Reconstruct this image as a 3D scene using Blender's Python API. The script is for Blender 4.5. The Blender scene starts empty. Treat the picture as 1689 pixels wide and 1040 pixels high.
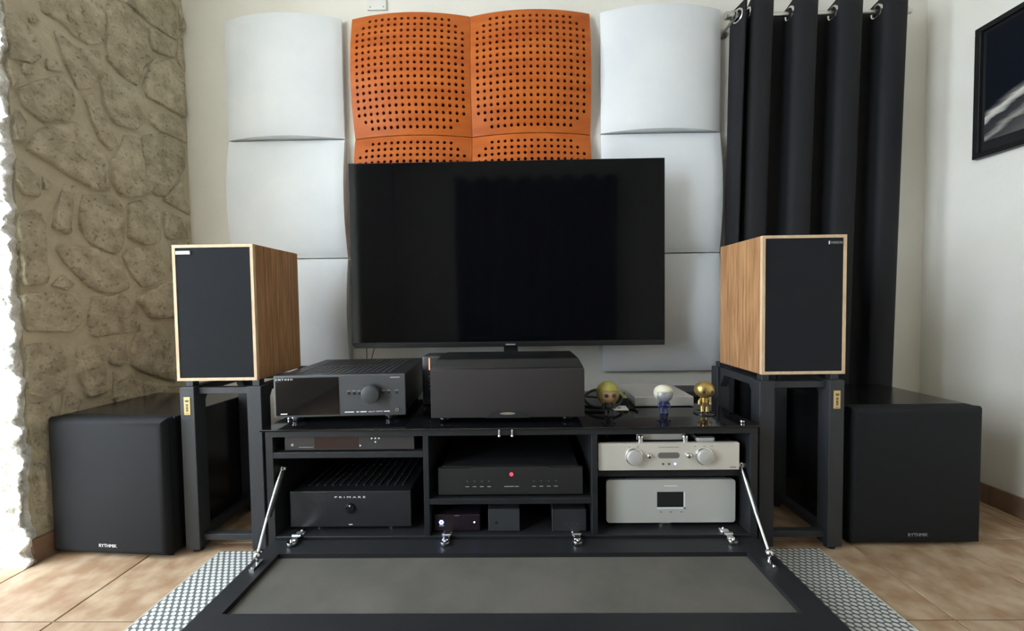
import bpy, bmesh, math, random
from mathutils import Vector, Matrix, noise
rnd = random.Random(7)
S = bpy.context.scene
COL = S.collection
PI = math.pi

# ------------------------------------------------------------------ camera, sky, exposure
def rad(d): return d*PI/180
pitch, yaw, roll = rad(1.88), rad(.8), rad(-.78)
fw = Vector((-math.sin(yaw)*math.cos(pitch), math.cos(yaw)*math.cos(pitch), -math.sin(pitch)))
r0 = Vector((math.cos(yaw), math.sin(yaw), 0)); u0 = r0.cross(fw)
rt = r0*math.cos(roll)+u0*math.sin(roll); up = -r0*math.sin(roll)+u0*math.cos(roll)
cd = bpy.data.cameras.new('camera'); cam = bpy.data.objects.new('camera', cd); COL.objects.link(cam)
cd.sensor_width = 36; cd.lens = 36*634/1689; cd.clip_start = .02
M = Matrix((rt, up, -fw)).transposed().to_4x4(); M.translation = (0, 0, .9)
cam.matrix_world = M
S.camera = cam

W = bpy.data.worlds.new('sky'); S.world = W; W.use_nodes = True
bg = W.node_tree.nodes['Background']; bg.inputs[0].default_value = (.78, .88, 1.0, 1); bg.inputs[1].default_value = 9.0
# doorway to the terrace: inner edge P0.y = 1.29, near edge OY0; sampling portals only guide the sky light
OY0, OZ = .72, 2.85
W2Y0, W2Y1, W2Z0, W2Z1 = -.66, .40, .30, 2.8  # unseen second window, added to spread daylight more evenly across the room
for nm, loc, sz, sy in (('door_portal', (-2.20, (OY0+1.29)/2, OZ/2), OZ, 1.29-OY0), ('added_window_portal', (-2.20, (W2Y0+W2Y1)/2, (W2Z0+W2Z1)/2), W2Z1-W2Z0, W2Y1-W2Y0)):
    ld = bpy.data.lights.new(nm, 'AREA'); ld.shape = 'RECTANGLE'; ld.size = sz; ld.size_y = sy
    ld.cycles.is_portal = True
    lo = bpy.data.objects.new(nm, ld); lo.location = loc; lo.rotation_euler = (0, -PI/2, 0); COL.objects.link(lo)

vs = S.view_settings
vs.view_transform = 'Standard'; vs.look = 'None'; vs.gamma = 1; vs.use_curve_mapping = False
vs.exposure = 0.82
S.cycles.max_bounces = 10; S.cycles.diffuse_bounces = 6
S.cycles.use_denoising = True

# ------------------------------------------------------------------ materials
MATS = {}
def mat(name, col, rough=.5, metal=0, spec=.5, col2=None, nscale=8, nstretch=(1, 1, 1), contrast=(.35, .65), bump=0, bscale=200, bstretch=(1, 1, 1),
        emit=None, estr=0, coat=0, detail=6, bdist=.004, perobj=0, pit_shade=0):
    if name in MATS: return MATS[name]
    m = bpy.data.materials.new(name); m.use_nodes = True
    nt = m.node_tree; N = nt.nodes; L = nt.links
    b = N['Principled BSDF']
    b.inputs['Base Color'].default_value = (*col, 1); b.inputs['Roughness'].default_value = rough
    b.inputs['Metallic'].default_value = metal; b.inputs['Specular IOR Level'].default_value = spec
    b.inputs['Coat Weight'].default_value = coat
    tc = N.new('ShaderNodeTexCoord')
    if col2 is not None:
        mp = N.new('ShaderNodeMapping'); mp.inputs['Scale'].default_value = nstretch; L.new(tc.outputs['Object'], mp.inputs[0])
        if perobj:
            oi = N.new('ShaderNodeObjectInfo'); ad = N.new('ShaderNodeVectorMath'); ad.operation = 'SCALE'
            cb = N.new('ShaderNodeCombineXYZ')
            for k in range(3): L.new(oi.outputs['Random'], cb.inputs[k])
            L.new(cb.outputs[0], ad.inputs[0]); ad.inputs['Scale'].default_value = 37
            L.new(ad.outputs[0], mp.inputs['Location'])
        nz = N.new('ShaderNodeTexNoise'); nz.inputs['Scale'].default_value = nscale; nz.inputs['Detail'].default_value = detail
        L.new(mp.outputs[0], nz.inputs['Vector'])
        cr = N.new('ShaderNodeValToRGB'); cr.color_ramp.elements[0].position = contrast[0]; cr.color_ramp.elements[1].position = contrast[1]
        cr.color_ramp.elements[0].color = (*col, 1); cr.color_ramp.elements[1].color = (*col2, 1)
        L.new(nz.outputs['Fac'], cr.inputs[0]); out = cr.outputs[0]
        if perobj:
            hs = N.new('ShaderNodeHueSaturation'); mr = N.new('ShaderNodeMapRange')
            mr.inputs['To Min'].default_value = 1-perobj; mr.inputs['To Max'].default_value = 1+perobj
            L.new(oi.outputs['Random'], mr.inputs['Value']); L.new(mr.outputs[0], hs.inputs['Value']); L.new(out, hs.inputs['Color']); out = hs.outputs[0]
        if pit_shade:   # shade of stone pitting, painted as darker spots into the colour
            n3 = N.new('ShaderNodeTexNoise'); n3.inputs['Scale'].default_value = pit_shade; n3.inputs['Detail'].default_value = 3; L.new(mp.outputs[0], n3.inputs['Vector'])
            r3 = N.new('ShaderNodeValToRGB'); r3.color_ramp.elements[0].position = .30; r3.color_ramp.elements[0].color = (.60, .58, .55, 1); r3.color_ramp.elements[1].position = .43; r3.color_ramp.elements[1].color = (1, 1, 1, 1)
            L.new(n3.outputs['Fac'], r3.inputs[0]); mm = N.new('ShaderNodeMix'); mm.data_type = 'RGBA'; mm.blend_type = 'MULTIPLY'; mm.inputs[0].default_value = 1
            L.new(out, mm.inputs[6]); L.new(r3.outputs[0], mm.inputs[7]); out = mm.outputs[2]
        L.new(out, b.inputs['Base Color'])
    if bump:
        mp2 = N.new('ShaderNodeMapping'); mp2.inputs['Scale'].default_value = bstretch; L.new(tc.outputs['Object'], mp2.inputs[0])
        n2 = N.new('ShaderNodeTexNoise'); n2.inputs['Scale'].default_value = bscale; n2.inputs['Detail'].default_value = 4
        L.new(mp2.outputs[0], n2.inputs['Vector'])
        bp = N.new('ShaderNodeBump'); bp.inputs['Strength'].default_value = bump; bp.inputs['Distance'].default_value = bdist
        L.new(n2.outputs['Fac'], bp.inputs['Height']); L.new(bp.outputs[0], b.inputs['Normal'])
    if emit is not None:
        b.inputs['Emission Color'].default_value = (*emit, 1); b.inputs['Emission Strength'].default_value = estr
    MATS[name] = m
    return m

plaster = mat('plaster', (.78, .76, .68), .9, spec=.2, col2=(.82, .80, .73), nscale=3, bump=.25, bscale=60)
ceilmat = mat('ceiling_paint', (.86, .85, .81), .9, spec=.2)
mortar = mat('mortar', (.46, .415, .30), .95, spec=.1, col2=(.53, .48, .355), nscale=9, bump=.9, bscale=60, bdist=.007)
stonem = mat('field_stone', (.35, .31, .22), .95, spec=.1, col2=(.52, .465, .345), nscale=18, bump=1.0, bscale=34, bdist=.014, perobj=.07, detail=10, pit_shade=75)
jambm = mat('white_jamb_stone', (.88, .88, .84), .95, spec=.1, col2=(.74, .73, .67), nscale=20, bump=1.0, bscale=70, bdist=.012)
grout = mat('grout', (.20, .13, .08), .9, spec=.2)
tilem = mat('terracotta_tile', (.32, .195, .11), .45, spec=.28, col2=(.47, .345, .225), nscale=15, contrast=(.36, .64), bump=.2, bscale=25, perobj=.07, detail=10)
skirt = mat('baseboard_tile', (.21, .13, .08), .5, spec=.4, col2=(.28, .18, .12), nscale=9)
fabric_w = mat('white_acoustic_fabric', (.80, .82, .83), .9, spec=.15, col2=(.74, .77, .79), nscale=4, bump=.25, bscale=500)
cherry = mat('cherry_veneer', (.42, .088, .013), .45, spec=.22, col2=(.53, .135, .022), nscale=5, nstretch=(1, 1, 4), contrast=(.3, .7), perobj=.05)
darkback = mat('dark_foam', (.02, .008, .005), .95, spec=.05)
curtm = mat('black_curtain_cloth', (.014, .014, .016), .75, spec=.25, bump=.2, bscale=600)
chrome = mat('chrome', (.75, .75, .74), .16, 1)
steel = mat('brushed_rod_steel', (.60, .59, .56), .3, 1)
blackgloss = mat('black_glass', (.006, .006, .007), .06, spec=.5)
screenm = mat('tv_screen_glass', (.003, .003, .004), .06, spec=.16)
bezel = mat('black_bezel', (.012, .012, .013), .35, spec=.4)
lacq = mat('black_cabinet_laminate', (.0155, .016, .017), .42, spec=.36, bump=.08, bscale=300)
flappanel = mat('grey_flap_cloth', (.085, .080, .066), .8, spec=.25, col2=(.11, .10, .085), nscale=6, bump=.3, bscale=700)
standm = mat('black_stand_wood', (.026, .028, .031), .5, spec=.4, bump=.15, bscale=120, bstretch=(4, 4, .4))
grille = mat('black_grille_cloth', (.017, .0185, .021), .9, spec=.14, bump=.4, bscale=900)
subgl = mat('black_sub_grille', (.0105, .0112, .0125), .75, spec=.2, bump=.3, bscale=900)
subbox = mat('black_sub_cabinet', (.012, .012, .013), .18, spec=.5)
centrem = mat('charcoal_grille_cloth', (.038, .033, .032), .9, spec=.15, bump=.4, bscale=800)
wood_d = mat('walnut_veneer', (.265, .125, .052), .5, spec=.3, col2=(.50, .275, .125), nscale=10, nstretch=(9, 9, .55), contrast=(.3, .7), bump=.12, bscale=30, bstretch=(9, 9, .5))
wood_e = mat('pale_wood_edge', (.70, .52, .33), .5, spec=.35, col2=(.60, .42, .25), nscale=20, nstretch=(3, 3, 1))
gunmetal = mat('dark_grey_aluminium', (.055, .057, .060), .42, .3, spec=.5, bump=.05, bscale=200)
gunmetal2 = mat('grey_faceplate', (.085, .088, .092), .38, .4, spec=.5)
blackmetal = mat('black_metal', (.018, .018, .019), .38, .2, spec=.5, bump=.04, bscale=250)
blackbrush = mat('black_brushed_face', (.030, .031, .033), .36, .4, spec=.5, bump=.1, bscale=60, bstretch=(.5, 8, 8))
silver = mat('champagne_silver', (.70, .655, .57), .42, .35, bump=.04, bscale=60, bstretch=(.3, 8, 8))
silver2 = mat('satin_silver', (.62, .62, .57), .45, .3, bump=.04, bscale=60, bstretch=(.3, 8, 8))
silver3 = mat('brushed_grey_box', (.55, .53, .49), .42, .4, bump=.06, bscale=60, bstretch=(.3, 8, 8))
whitep = mat('white_print', (.85, .85, .85), .5)
greyp = mat('grey_print', (.30, .30, .30), .5)
darkp = mat('dark_print', (.12, .11, .10), .5)
badge_s = mat('bright_badge', (.92, .92, .92), .35, .1)
goldb = mat('gold_badge', (.65, .45, .18), .35, .6)
blackp = mat('black_plastic', (.015, .015, .016), .4, spec=.5)
rubber = mat('black_rubber', (.02, .02, .02), .8)
whitepl = mat('white_plastic', (.75, .75, .71), .45)
paperm = mat('white_paper', (.82, .78, .80), .7)
pinkc = mat('pink_cable_sheath', (.6, .12, .16), .5)
goldf = mat('gold_vinyl', (.50, .35, .11), .3, .8)
creamf = mat('cream_vinyl', (.76, .72, .55), .5, col2=(.66, .62, .45), nscale=40)
greyf = mat('silver_grey_vinyl', (.34, .34, .36), .4, .3)
bluef = mat('navy_vinyl', (.03, .035, .12), .4)
yellowf = mat('yellow_vinyl_hair', (.42, .38, .09), .5, col2=(.30, .27, .06), nscale=25, nstretch=(2, 2, .4))
tanf = mat('tan_vinyl', (.33, .19, .09), .5)
darkf = mat('dark_brown_vinyl', (.03, .022, .02), .5)
clearm = mat('smoked_acrylic', (.02, .02, .022), .08)
ledb = mat('blue_led', (.1, .1, .3), .4, emit=(.22, .28, 1), estr=3)
ledw = mat('white_led', (.5, .5, .5), .4, emit=(.30, .35, 1), estr=12)
ledr = mat('red_led', (.3, .02, .03), .4, emit=(1, .05, .09), estr=1.0)
ledo = mat('orange_led', (.6, .2, .1), .4, emit=(1, .25, .12), estr=1.5)
terr = mat('terrace_paving', (.55, .52, .47), .9, col2=(.48, .45, .4), nscale=5)

# ------------------------------------------------------------------ helpers
def obj(name, bm, m, parent=None, smooth=False, recalc=True):
    if recalc: bmesh.ops.recalc_face_normals(bm, faces=bm.faces)
    me = bpy.data.meshes.new(name); bm.to_mesh(me); bm.free()
    if smooth:
        me.polygons.foreach_set('use_smooth', [True]*len(me.polygons))
        if smooth != 'all':
            try: me.set_sharp_from_angle(angle=rad(35))
            except Exception: pass
    if m is not None: me.materials.append(m)
    o = bpy.data.objects.new(name, me); COL.objects.link(o)
    if parent is not None: o.parent = parent
    return o
def tag(o, label=None, cat=None, group=None, kind=None):
    if label: o['label'] = label
    if cat: o['category'] = cat
    if group: o['group'] = group
    if kind: o['kind'] = kind
    return o
def thing(name, label, cat, loc=(0, 0, 0), rz=0, group=None):
    e = bpy.data.objects.new(name, None); e.empty_display_size = .05; COL.objects.link(e)
    e.location = loc; e.rotation_euler = (0, 0, rz)
    return tag(e, label, cat, group)
def bbox(x0, x1, y0, y1, z0, z1, bev=0, seg=2, bm=None):
    b = bmesh.new()
    bmesh.ops.create_cube(b, size=1)
    for v in b.verts:
        v.co = Vector(((x0+x1)/2+v.co.x*(x1-x0), (y0+y1)/2+v.co.y*(y1-y0), (z0+z1)/2+v.co.z*(z1-z0)))
    if bev: bmesh.ops.bevel(b, geom=list(b.edges), offset=bev, segments=seg, affect='EDGES', profile=.5)
    if bm is None: return b
    me = bpy.data.meshes.new('t'); b.to_mesh(me); b.free(); bm.from_mesh(me); bpy.data.meshes.remove(me)
    return bm
def cyl(p, axis, r, h, seg=24, r2=None, bev=0, bm=None):
    """cylinder starting at p, growing along axis by h"""
    b = bmesh.new()
    bmesh.ops.create_cone(b, cap_ends=True, segments=seg, radius1=r, radius2=r if r2 is None else r2, depth=h)
    if bev:
        es = [e for e in b.edges if len(e.link_faces) == 2 and any(len(f.verts) > 4 for f in e.link_faces)]
        bmesh.ops.bevel(b, geom=es, offset=bev, segments=2, affect='EDGES', profile=.5)
    ax = Vector(axis).normalized(); q = ax.to_track_quat('Z', 'Y').to_matrix().to_4x4()
    T = Matrix.Translation(Vector(p)+ax*h/2) @ q
    bmesh.ops.transform(b, matrix=T, verts=b.verts)
    if bm is None: return b
    me = bpy.data.meshes.new('t'); b.to_mesh(me); b.free(); bm.from_mesh(me); bpy.data.meshes.remove(me)
    return bm
def tube(pts, r, seg=8, bm=None):
    b = bm or bmesh.new(); pts = [Vector(p) for p in pts]; rings = []
    for i, p in enumerate(pts):
        t = (pts[min(i+1, len(pts)-1)]-pts[max(i-1, 0)]).normalized()
        q = t.to_track_quat('Z', 'Y').to_matrix()
        rr = r[i] if isinstance(r, (list, tuple)) else r
        rings.append([b.verts.new(p+q @ Vector((math.cos(2*PI*k/seg)*rr, math.sin(2*PI*k/seg)*rr, 0))) for k in range(seg)])
    for a, c in zip(rings, rings[1:]):
        for k in range(seg): b.faces.new((a[k], a[(k+1) % seg], c[(k+1) % seg], c[k]))
    b.faces.new(rings[0][::-1]); b.faces.new(rings[-1])
    return b
def smoothpath(pts, n=8):
    pts = [Vector(p) for p in pts]; out = []
    P = [pts[0]]+pts+[pts[-1]]
    for i in range(1, len(P)-2):
        for k in range(n):
            t = k/n; a, b, c, d = P[i-1], P[i], P[i+1], P[i+2]
            out.append(.5*((2*b)+(c-a)*t+(2*a-5*b+4*c-d)*t*t+(3*b-a-3*c+d)*t**3))
    out.append(pts[-1]); return out
def sph(c, r, sc=(1, 1, 1), seg=24, bm=None):
    b = bmesh.new(); bmesh.ops.create_uvsphere(b, u_segments=seg, v_segments=seg//2, radius=r)
    bmesh.ops.transform(b, matrix=Matrix.Translation(Vector(c)) @ Matrix.Diagonal((*sc, 1)), verts=b.verts)
    if bm is None: return b
    me = bpy.data.meshes.new('t'); b.to_mesh(me); b.free(); bm.from_mesh(me); bpy.data.meshes.remove(me)
    return bm
def torus(c, axis, R, r, n=28, m=10, bm=None):
    b = bm or bmesh.new(); q = Vector(axis).normalized().to_track_quat('Z', 'Y').to_matrix(); g = []
    for i in range(n):
        a = 2*PI*i/n
        g.append([b.verts.new(Vector(c)+q @ Vector(((R+r*math.cos(2*PI*j/m))*math.cos(a), (R+r*math.cos(2*PI*j/m))*math.sin(a), r*math.sin(2*PI*j/m)))) for j in range(m)])
    for i in range(n):
        for j in range(m): b.faces.new((g[i][j], g[(i+1) % n][j], g[(i+1) % n][(j+1) % m], g[i][(j+1) % m]))
    return b
def prism(poly, axis, a, b_, bm=None):
    """poly in the two remaining axes, extruded along axis ('x','y','z') from a to b_"""
    b = bm or bmesh.new()
    def P(u, v, w): return {'x': (w, u, v), 'y': (u, w, v), 'z': (u, v, w)}[axis]
    A = [b.verts.new(P(u, v, a)) for u, v in poly]; B = [b.verts.new(P(u, v, b_)) for u, v in poly]
    n = len(poly)
    b.faces.new(A); b.faces.new(B[::-1])
    for k in range(n): b.faces.new((A[k], A[(k+1) % n], B[(k+1) % n], B[k]))
    return b
def rrect(w, h, r, n=5):
    out = []
    for cx, cy, a0 in ((w/2-r, h/2-r, 0), (-w/2+r, h/2-r, PI/2), (-w/2+r, -h/2+r, PI), (w/2-r, -h/2+r, 1.5*PI)):
        for k in range(n+1):
            a = a0+PI/2*k/n; out.append((cx+r*math.cos(a), cy+r*math.sin(a)))
    return out
def text(name, body, size, loc, parent, m, width=None, rot=(PI/2, 0, 0), ext=.0004):
    cu = bpy.data.curves.new(name, 'FONT'); cu.body = body; cu.size = size; cu.align_x = 'CENTER'; cu.align_y = 'CENTER'; cu.extrude = ext
    o = bpy.data.objects.new('t', cu); COL.objects.link(o)
    dg = bpy.context.evaluated_depsgraph_get(); me = bpy.data.meshes.new_from_object(o.evaluated_get(dg))
    bpy.data.objects.remove(o); bpy.data.curves.remove(cu)
    if width:
        xs = [v.co.x for v in me.vertices]; k = width/(max(xs)-min(xs)); mid = (max(xs)+min(xs))/2
        for v in me.vertices: v.co.x = (v.co.x-mid)*k
    me.materials.clear(); me.materials.append(m)
    o = bpy.data.objects.new(name, me); COL.objects.link(o); o.parent = parent; o.location = loc; o.rotation_euler = rot
    return o

# ------------------------------------------------------------------ room shell
YB, XR, YF, ZC = 1.97, 2.04, -2.0, 2.95
P0 = Vector((-1.735, 1.29, 0)); P1 = Vector((-1.675, 1.97, 0)); TW = (P1-P0).normalized(); NW = Vector((TW.y, -TW.x, 0))
WT = .45
def wl(s, d, z): return P0+TW*s+NW*d+Vector((0, 0, z))
fl = tag(obj('floor', bbox(-2.2, XR+.1, YF-.1, YB+.1, -.08, -.003), grout), kind='structure')
PX, PY = .366, .36
tb = bbox(-PX/2+.002, PX/2-.002, -PY/2+.002, PY/2-.002, -.012, 0, .0018, 1); tmesh = None
for i in range(-1, 11):
    for j in range(-8, 3):
        x0, y0 = -1.716+i*PX, 1.062+j*PY
        x1, y1 = x0+PX, y0+PY
        if x1 > XR: x1 = XR-.002
        if y1 > YB: y1 = YB
        if y0 > YB-.03 or x0 > XR-.03 or y0 < YF: continue
        if i == -1 and y1 > 1.31: x0, x1 = x0, x1
        if tmesh is None:
            o = obj('tile', tb, tilem, fl); tmesh = o.data
        else:
            o = bpy.data.objects.new('tile', tmesh); COL.objects.link(o); o.parent = fl
        o.location = ((x0+x1)/2, (y0+y1)/2, 0); o.scale = ((x1-x0)/PX, (y1-y0)/PY, 1)
tag(obj('wall_back', bbox(-2.3, XR+.15, YB, YB+.15, -.08, ZC+.1), plaster), kind='structure')
tag(obj('wall_right', bbox(XR, XR+.15, YF, YB, -.08, ZC+.1), plaster), kind='structure')
tag(obj('wall_front', bbox(-2.3, XR+.15, YF-.15, YF, -.08, ZC+.1), plaster), kind='structure')
tag(obj('ceiling', bbox(-2.3, XR+.15, YF-.15, YB+.15, ZC, ZC+.12), ceilmat), kind='structure')
XO = P0.x-WT
wb_ = bmesh.new()
bbox(XO, P0.x, W2Y1, OY0, -.08, ZC, bm=wb_); bbox(XO, P0.x, YF, W2Y0, -.08, ZC, bm=wb_)
bbox(XO, P0.x, W2Y0, W2Y1, -.08, W2Z0, bm=wb_); bbox(XO, P0.x, W2Y0, W2Y1, W2Z1, ZC, bm=wb_)  # wall below and above the added window
bbox(XO, P0.x, OY0, P0.y-.02, OZ, ZC, bm=wb_)
tag(obj('wall_terrace', wb_, plaster), kind='structure')
tag(obj('terrace_ground', bbox(-9, -2.2, -7, 8, -.16, -.10), terr), kind='structure')

# stone wall: mortar body, every stone a piece of its own, rough white end face
b = bmesh.new()
q = [wl(.03, 0, 0), wl(.70, 0, 0), wl(.70, -WT, 0), wl(.03, -WT, 0)]
lo = [b.verts.new(v+Vector((0, 0, -.08))) for v in q]; hi = [b.verts.new(v+Vector((0, 0, ZC))) for v in q]
b.faces.new(lo); b.faces.new(hi)
for k in range(4): b.faces.new((lo[k], lo[(k+1) % 4], hi[(k+1) % 4], hi[k]))
wleft = tag(obj('wall_left', b, mortar), 'wall of beige field stones set in mortar', None, kind='structure')
STONES = [[(0.018,1.914),(0.063,1.927),(0.109,1.885),(0.115,1.814),(0.089,1.776),(0.012,1.76)],[(0.084,1.958),(0.104,1.962),(0.124,1.944),(0.09,1.92)],[(0.119,2.021),(0.318,2.173),(0.338,2.113),(0.328,2.008),(0.268,1.956),(0.219,1.959),(0.182,1.985),(0.13,1.986)],[(0.341,2.19),(0.4,2.235),(0.499,2.202),(0.494,2.089),(0.549,2.09),(0.476,1.984),(0.447,1.893),(0.386,1.905),(0.328,1.933),(0.337,2.038)],[(0.406,2.24),(0.652,2.427),(0.651,2.227),(0.583,2.218),(0.499,2.216)],[(0.665,2.437),(0.732,2.488),(0.727,2.301),(0.665,2.288)],[(0.505,2.199),(0.635,2.209),(0.632,2.134),(0.564,2.106),(0.514,2.096)],[(0.652,2.235),(0.73,2.287),(0.727,2.093),(0.669,2.097),(0.639,2.124)],[(0.159,1.946),(0.217,1.923),(0.31,1.959),(0.312,1.887),(0.271,1.791),(0.225,1.754),(0.185,1.835)],[(0.504,2.021),(0.608,2.112),(0.721,2.074),(0.728,1.861),(0.597,1.859),(0.484,1.866),(0.473,1.914)],[(0.299,1.843),(0.323,1.887),(0.421,1.872),(0.472,1.873),(0.48,1.754),(0.425,1.689),(0.348,1.68),(0.306,1.748)],[(0.495,1.809),(0.596,1.837),(0.724,1.835),(0.723,1.742),(0.638,1.737),(0.533,1.736),(0.493,1.76)],[(0.045,1.662),(0.103,1.726),(0.165,1.778),(0.215,1.748),(0.211,1.665),(0.186,1.619),(0.105,1.582),(0.066,1.611)],[(0.239,1.738),(0.281,1.772),(0.32,1.68),(0.355,1.595),(0.326,1.561),(0.284,1.59)],[(0.004,1.565),(0.05,1.598),(0.064,1.563),(0.057,1.491),(0.001,1.483)],[(0.06,1.466),(0.104,1.559),(0.215,1.632),(0.273,1.586),(0.314,1.541),(0.319,1.392),(0.254,1.379),(0.177,1.409),(0.116,1.444)],[(0.361,1.584),(0.387,1.653),(0.45,1.673),(0.472,1.573),(0.493,1.441),(0.438,1.399),(0.358,1.377),(0.331,1.421),(0.33,1.521)],[(0.457,1.676),(0.563,1.749),(0.669,1.72),(0.663,1.596),(0.549,1.428),(0.506,1.417),(0.468,1.489),(0.459,1.582)],[(0.534,1.41),(0.645,1.545),(0.657,1.442),(0.704,1.392),(0.703,1.369),(0.592,1.396)],[(0.676,1.708),(0.733,1.73),(0.725,1.397),(0.713,1.394),(0.674,1.462)],[(0.013,1.427),(0.05,1.42),(0.092,1.371),(0.09,1.305),(0.046,1.303),(0.017,1.337)],[(0.101,1.384),(0.135,1.362),(0.103,1.33)],[(0.167,1.383),(0.204,1.383),(0.185,1.273),(0.168,1.182),(0.12,1.207),(0.135,1.272)],[(0.032,1.237),(0.092,1.262),(0.106,1.199),(0.098,0.999),(0.064,0.981),(0.018,0.984),(0.016,1.13)],[(0.223,1.352),(0.341,1.379),(0.372,1.342),(0.366,1.197),(0.336,1.128),(0.244,1.153),(0.202,1.218),(0.208,1.29)],[(0.387,1.358),(0.464,1.399),(0.525,1.365),(0.518,1.207),(0.442,1.182),(0.378,1.212)],[(0.539,1.368),(0.719,1.333),(0.719,1.254),(0.547,1.226)],[(0.13,1.136),(0.214,1.149),(0.319,1.126),(0.346,1.09),(0.383,0.987),(0.335,0.962),(0.237,0.976),(0.154,1.071)],[(0.353,1.13),(0.391,1.168),(0.509,1.177),(0.55,1.11),(0.532,1.036),(0.434,0.982),(0.38,1.054)],[(0.143,1.036),(0.188,0.992),(0.159,0.973),(0.11,0.983)],[(0.569,1.215),(0.697,1.235),(0.699,1.078),(0.563,1.067)],[(0.4,0.941),(0.531,1.022),(0.689,1.038),(0.68,0.841),(0.454,0.851)],[(0.011,1.724),(0.041,1.742),(0.05,1.702),(0.008,1.657)],[(0.058,1.763),(0.097,1.776),(0.099,1.745),(0.067,1.727)],[(0.132,1.824),(0.172,1.838),(0.18,1.803),(0.13,1.78)],[(0.028,0.958),(0.165,0.962),(0.203,0.913),(0.2,0.842),(0.159,0.809),(0.028,0.826)],[(0.234,0.949),(0.353,0.962),(0.408,0.895),(0.401,0.79),(0.227,0.782),(0.218,0.855)],[(0.016,0.776),(0.084,0.782),(0.14,0.756),(0.151,0.678),(0.139,0.597),(0.075,0.578),(0.014,0.606)],[(0.179,0.758),(0.251,0.758),(0.275,0.718),(0.268,0.553),(0.205,0.546),(0.174,0.646)],[(0.29,0.761),(0.352,0.783),(0.358,0.675),(0.325,0.649),(0.286,0.671)],[(0.413,0.83),(0.484,0.809),(0.574,0.696),(0.573,0.536),(0.458,0.585),(0.368,0.642),(0.379,0.736)],[(0.298,0.638),(0.353,0.628),(0.41,0.569),(0.391,0.492),(0.292,0.502)],[(0.417,0.564),(0.506,0.546),(0.651,0.482),(0.646,0.371),(0.42,0.451)],[(0.127,0.579),(0.149,0.581),(0.187,0.543),(0.156,0.481),(0.112,0.481)],[(0.017,0.574),(0.095,0.56),(0.103,0.511),(0.098,0.377),(0.057,0.366),(0.026,0.43)],[(0.027,0.359),(0.075,0.332),(0.074,0.184),(0.031,0.22)],[(0.025,0.191),(0.069,0.174),(0.085,0.063),(0.024,0.087)],[(0.133,0.46),(0.277,0.46),(0.402,0.391),(0.38,0.235),(0.218,0.257),(0.128,0.337)],[(0.449,0.393),(0.645,0.353),(0.645,0.127),(0.441,0.193)],[(0.116,0.301),(0.204,0.233),(0.211,0.097),(0.108,0.125)],[(0.241,0.216),(0.394,0.196),(0.401,0.011),(0.247,0.062)],[(0.439,0.16),(0.634,0.094),(0.625,-0.108),(0.431,-0.022)]]
def stone(poly, h):
    poly = [(min(max(s, .03), .676), max(z, .105)) for s, z in poly]
    ar = sum(a[0]*c[1]-c[0]*a[1] for a, c in zip(poly, poly[1:]+poly[:1]))/2
    if abs(ar) < 6e-4: return
    if ar < 0: poly = poly[::-1]
    p2 = []
    for a, c in zip(poly, poly[1:]+poly[:1]):
        ln = math.hypot(a[0]-c[0], a[1]-c[1]); nn = max(2, int(ln/.022))
        for k in range(nn):
            t = .10+.80*k/(nn-1); s, z = a[0]+(c[0]-a[0])*t, a[1]+(c[1]-a[1])*t
            p2.append((s+.007*noise.noise(Vector((s*22, z*22, 5))), z+.007*noise.noise(Vector((s*22, z*22, 15)))))
    cx = sum(p[0] for p in p2)/len(p2); cz = sum(p[1] for p in p2)/len(p2); size = math.sqrt(abs(ar))
    ta, tb_ = rnd.uniform(.2, 1.1), rnd.uniform(.2, 1.1)
    b = bmesh.new(); rings = []
    for k, (sc, d) in enumerate(((1.02, -.008), (.995, h*.8), (.95, h), (.75, h*1.05), (.45, h*1.1))):
        ring = []
        for s, z in p2:
            ss, zz = cx+(s-cx)*sc, cz+(z-cz)*sc
            tilt = 1-(ta*(ss-cx)+tb_*(zz-cz))/size*1.1
            nz = noise.fractal(Vector((ss*24, zz*24, 3+h*90)), .9, 2.0, 4)
            dd = d*max(.05, tilt)+(nz*.0035 if k > 0 else 0)
            j = .003*noise.noise(Vector((ss*50, zz*50, 1)))
            ring.append(b.verts.new(wl(ss+j, dd, zz+j)))
        rings.append(ring)
    n = len(p2)
    for A, C in zip(rings, rings[1:]):
        for k in range(n): b.faces.new((A[k], A[(k+1) % n], C[(k+1) % n], C[k]))
    c = b.verts.new(wl(cx, h*1.1, cz))
    for k in range(n): b.faces.new((rings[-1][k], rings[-1][(k+1) % n], c))
    obj('stone', b, stonem, wleft, smooth='all')
for i, p in enumerate(STONES): stone(p, .008+.006*rnd.random() if max(q[1] for q in p) > .56 else .003)
# rough white end of the wall, facing the terrace door
b = bmesh.new(); NU, NV = 64, 300; g = []
for j in range(NV+1):
    z = ZC*j/NV; row = []
    for i in range(NU+1):
        u = i/NU
        if u < .06: s, d = .034*(1-u/.06), 0
        else: s, d = 0, -(u-.06)/.94*WT
        q = Vector((d*1.0-s, 0, z))
        n1 = noise.fractal(Vector((q.x*22, z*22, 2.2)), .7, 2.1, 6); n2 = noise.fractal(Vector((q.x*10, z*13, 9.1)), .6, 2.2, 6)
        e = max(0, 1-abs(u-.06)*9)
        fade = min(1, u/.05)
        row.append(b.verts.new(wl(s-.022*n1*(.25+.75*min(1, u*8)), d+.030*n2*e+.012*e*fade-.006*(1-fade), z)))
    g.append(row)
for j in range(NV):
    for i in range(NU): b.faces.new((g[j][i], g[j][i+1], g[j+1][i+1], g[j+1][i]))
obj('rough_end_face', b, jambm, wleft, smooth='all')['label'] = 'rough whitewashed stone end face'

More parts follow.
